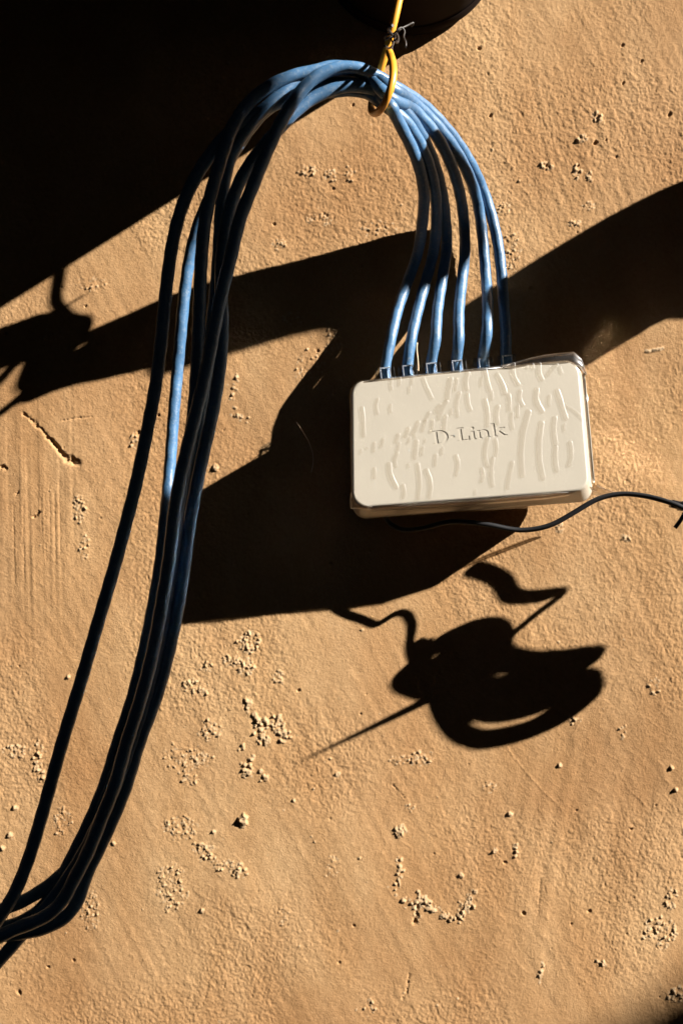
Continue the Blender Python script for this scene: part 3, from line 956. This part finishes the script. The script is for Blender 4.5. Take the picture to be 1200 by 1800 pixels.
# dark tie wire knotted on the yellow wire
t = thing('tie_wire', 'thin dark tie wire knotted round the yellow wire below the pipe', 'wire', P(686, 64, .118))
def thin(name, pts, r, m, parent, step=.0008):
    bm = bmesh.new()
    tube(bm, smooth_path(catmull([P(*p) for p in pts], step), 2), r, 7)
    return obj(name, bm, m, parent)
thin('wrap', [(676, 66, 0.144), (681, 60, 0.152), (690, 58, 0.153), (694, 62, 0.146), (688, 67, 0.142), (678, 70, 0.143), (682, 66, 0.153), (692, 62, 0.152)], .00065, M_rust, t)
thin('tail', [(690, 60, 0.152), (698, 52, 0.155), (706, 47, 0.153), (711, 54, 0.152), (709, 64, 0.155), (713, 73, 0.158), (713, 82, 0.159)], .0005, M_rust, t)
thin('tail', [(692, 61, 0.151), (704, 50, 0.150), (716, 44, 0.147), (727, 39, 0.145), (722, 46, 0.143)], .0006, M_rust, t)
thin('tail', [(686, 64, 0.152), (690, 76, 0.154), (688, 88, 0.154), (691, 98, 0.152)], .0005, M_rust, t)
thin('tail', [(697, 58, 0.152), (700, 66, 0.171), (698, 74, 0.189), (694, 70, 0.203)], .0006, M_rust, t)
thin('tail', [(694, 64, 0.152), (690, 78, 0.166), (684, 84, 0.181), (676, 80, 0.199)], .0006, M_rust, t)
thin('tail', [(690, 62, 0.152), (682, 50, 0.161), (690, 44, 0.169)], .0008, M_rust, t)

# ------------------------------------------------------------------ black power cord
cord = thing('power_cord', 'thin black power cord running under the switch to the right edge', 'cord', P(900, 932, .077))
bm = bmesh.new()
u, v = quad[3][0] - .0005, .018
pts = [F(u + .020, quad[3][1] + .004, -.024)] + [P(*p) for p in [(682, 918, .034), (705, 931, .037), (745, 928, .044), (790, 917, .054), (850, 921, .062), (915, 932, .065), (965, 924, .071), (1010, 900, .076), (1050, 877, .080), (1090, 868, .084), (1135, 872, .091), (1180, 884, .101), (1230, 900, .108)]] + [SH(850, 1130, .122), SH(860, 1160, .125)]
tube(bm, smooth_path(catmull(pts, .002), 3), .0016, 10, flat=1.0)
obj('cord_run', bm, M_black, cord)
bm = bmesh.new()
loops = [
    [(700, 1198), (745, 1150), (800, 1110), (850, 1092), (892, 1096), (895, 1135), (850, 1180), (790, 1208), (735, 1214)],
    [(775, 1180), (850, 1140), (950, 1150), (1020, 1146), (1058, 1142), (1030, 1165), (950, 1196), (850, 1205)],
    [(765, 1200), (785, 1262), (825, 1296), (900, 1290), (985, 1258), (1043, 1212), (1048, 1188), (985, 1186), (900, 1225), (820, 1232)],
    [(720, 1190), (800, 1150), (880, 1150), (960, 1180), (900, 1215), (800, 1225)],
    [(790, 1140), (870, 1120), (930, 1165), (960, 1200), (860, 1235), (790, 1210)],
    [(770, 1165), (860, 1165), (980, 1158), (1030, 1160), (960, 1190), (860, 1195), (790, 1190)],
    [(800, 1120), (850, 1108), (880, 1115), (885, 1150), (840, 1170), (790, 1160)],
]
rr = random.Random(3)
loops.append([(800, 1225), (870, 1233), (950, 1224), (1010, 1206), (950, 1202), (860, 1205)])
loops.append([(815, 1244), (880, 1256), (960, 1240), (1015, 1214), (960, 1224), (880, 1242)])
for li, lp in enumerate(loops):
    for k in range((3, 5, 4, 4, 4, 4, 2, 3, 1)[li]):
        jx, jy = rr.uniform(-11, 11), rr.uniform(-9, 9)
        sc = 1 - .05 * k
        mx = sum(p[0] for p in lp) / len(lp)
        my = sum(p[1] for p in lp) / len(lp)
        q = [SH(mx + (p[0] - mx) * sc + (jx if k else 0), my + (p[1] - my) * sc + (jy if k else 0), .120 + .004 * k + .002 * li + rr.uniform(-.002, .002)) for p in lp]
        path = catmull(q + [q[0], q[1]], .004)
        tube(bm, path, .0026, 8)
obj('cord_coil', bm, M_black, cord)
bm = bmesh.new()
tube(bm, catmull([SH(780, 1216, .126), SH(700, 1256, .145), SH(620, 1295, .168), SH(525, 1340, .198)], .002), .0018, 8, taper=lambda f: 1.5 - 1.15 * f)
obj('cable_tie', bm, M_tie, cord)
bm = bmesh.new()
tube(bm, smooth_path(catmull([SH(880, 1135, .122), SH(945, 1080, .120), SH(1000, 1036, .118), SH(950, 1043, .114), SH(905, 1040, .110), SH(892, 1018, .106), SH(872, 1005, .104), SH(840, 995, .102)], .002), 1), .0032, 8, taper=lambda f: .55 if f < .40 else .55 + .45 * min(1, (f - .40) / .12))
obj('cable_tie', bm, M_tie, cord)
bm = bmesh.new()
c = P(1190, 888, .0985)
Mx = Matrix.Translation(c) @ Matrix.Rotation(math.radians(14), 4, 'Y')
box(bm, .0085, .0050, .0048, Mx, .0008)
box(bm, .0018, .0058, .0058, Mx @ Matrix.Translation((.0022, 0, 0)), .0004)
obj('clip', bm, M_tie, cord)
bm = bmesh.new()
tube(bm, catmull([P(1186, 928, .099), P(1196, 914, .0985), P(1206, 896, .098)], .001), .0013, 8, flat=.6)
obj('clip_tail', bm, M_tie, cord)

# stray threads
o = thing('stray_thread', 'fine curved thread caught in the shadow left of the switch', 'thread', P(548, 790, .05))
thin('fibre', [(521, 742, .005), (533, 760, .03), (543, 778, .042), (550, 800, .048), (550, 815, .05), (547, 830, .052)], .00018, M_hair, o)
o = thing('straw_fibre', 'pale straw fibre standing beside the second cable from the left', 'fibre', P(734, 648, .05))
thin('fibre', [(735, 652, .052), (734, 632, .055), (732, 612, .056), (733, 602, .056)], .00045, M_hair, o)
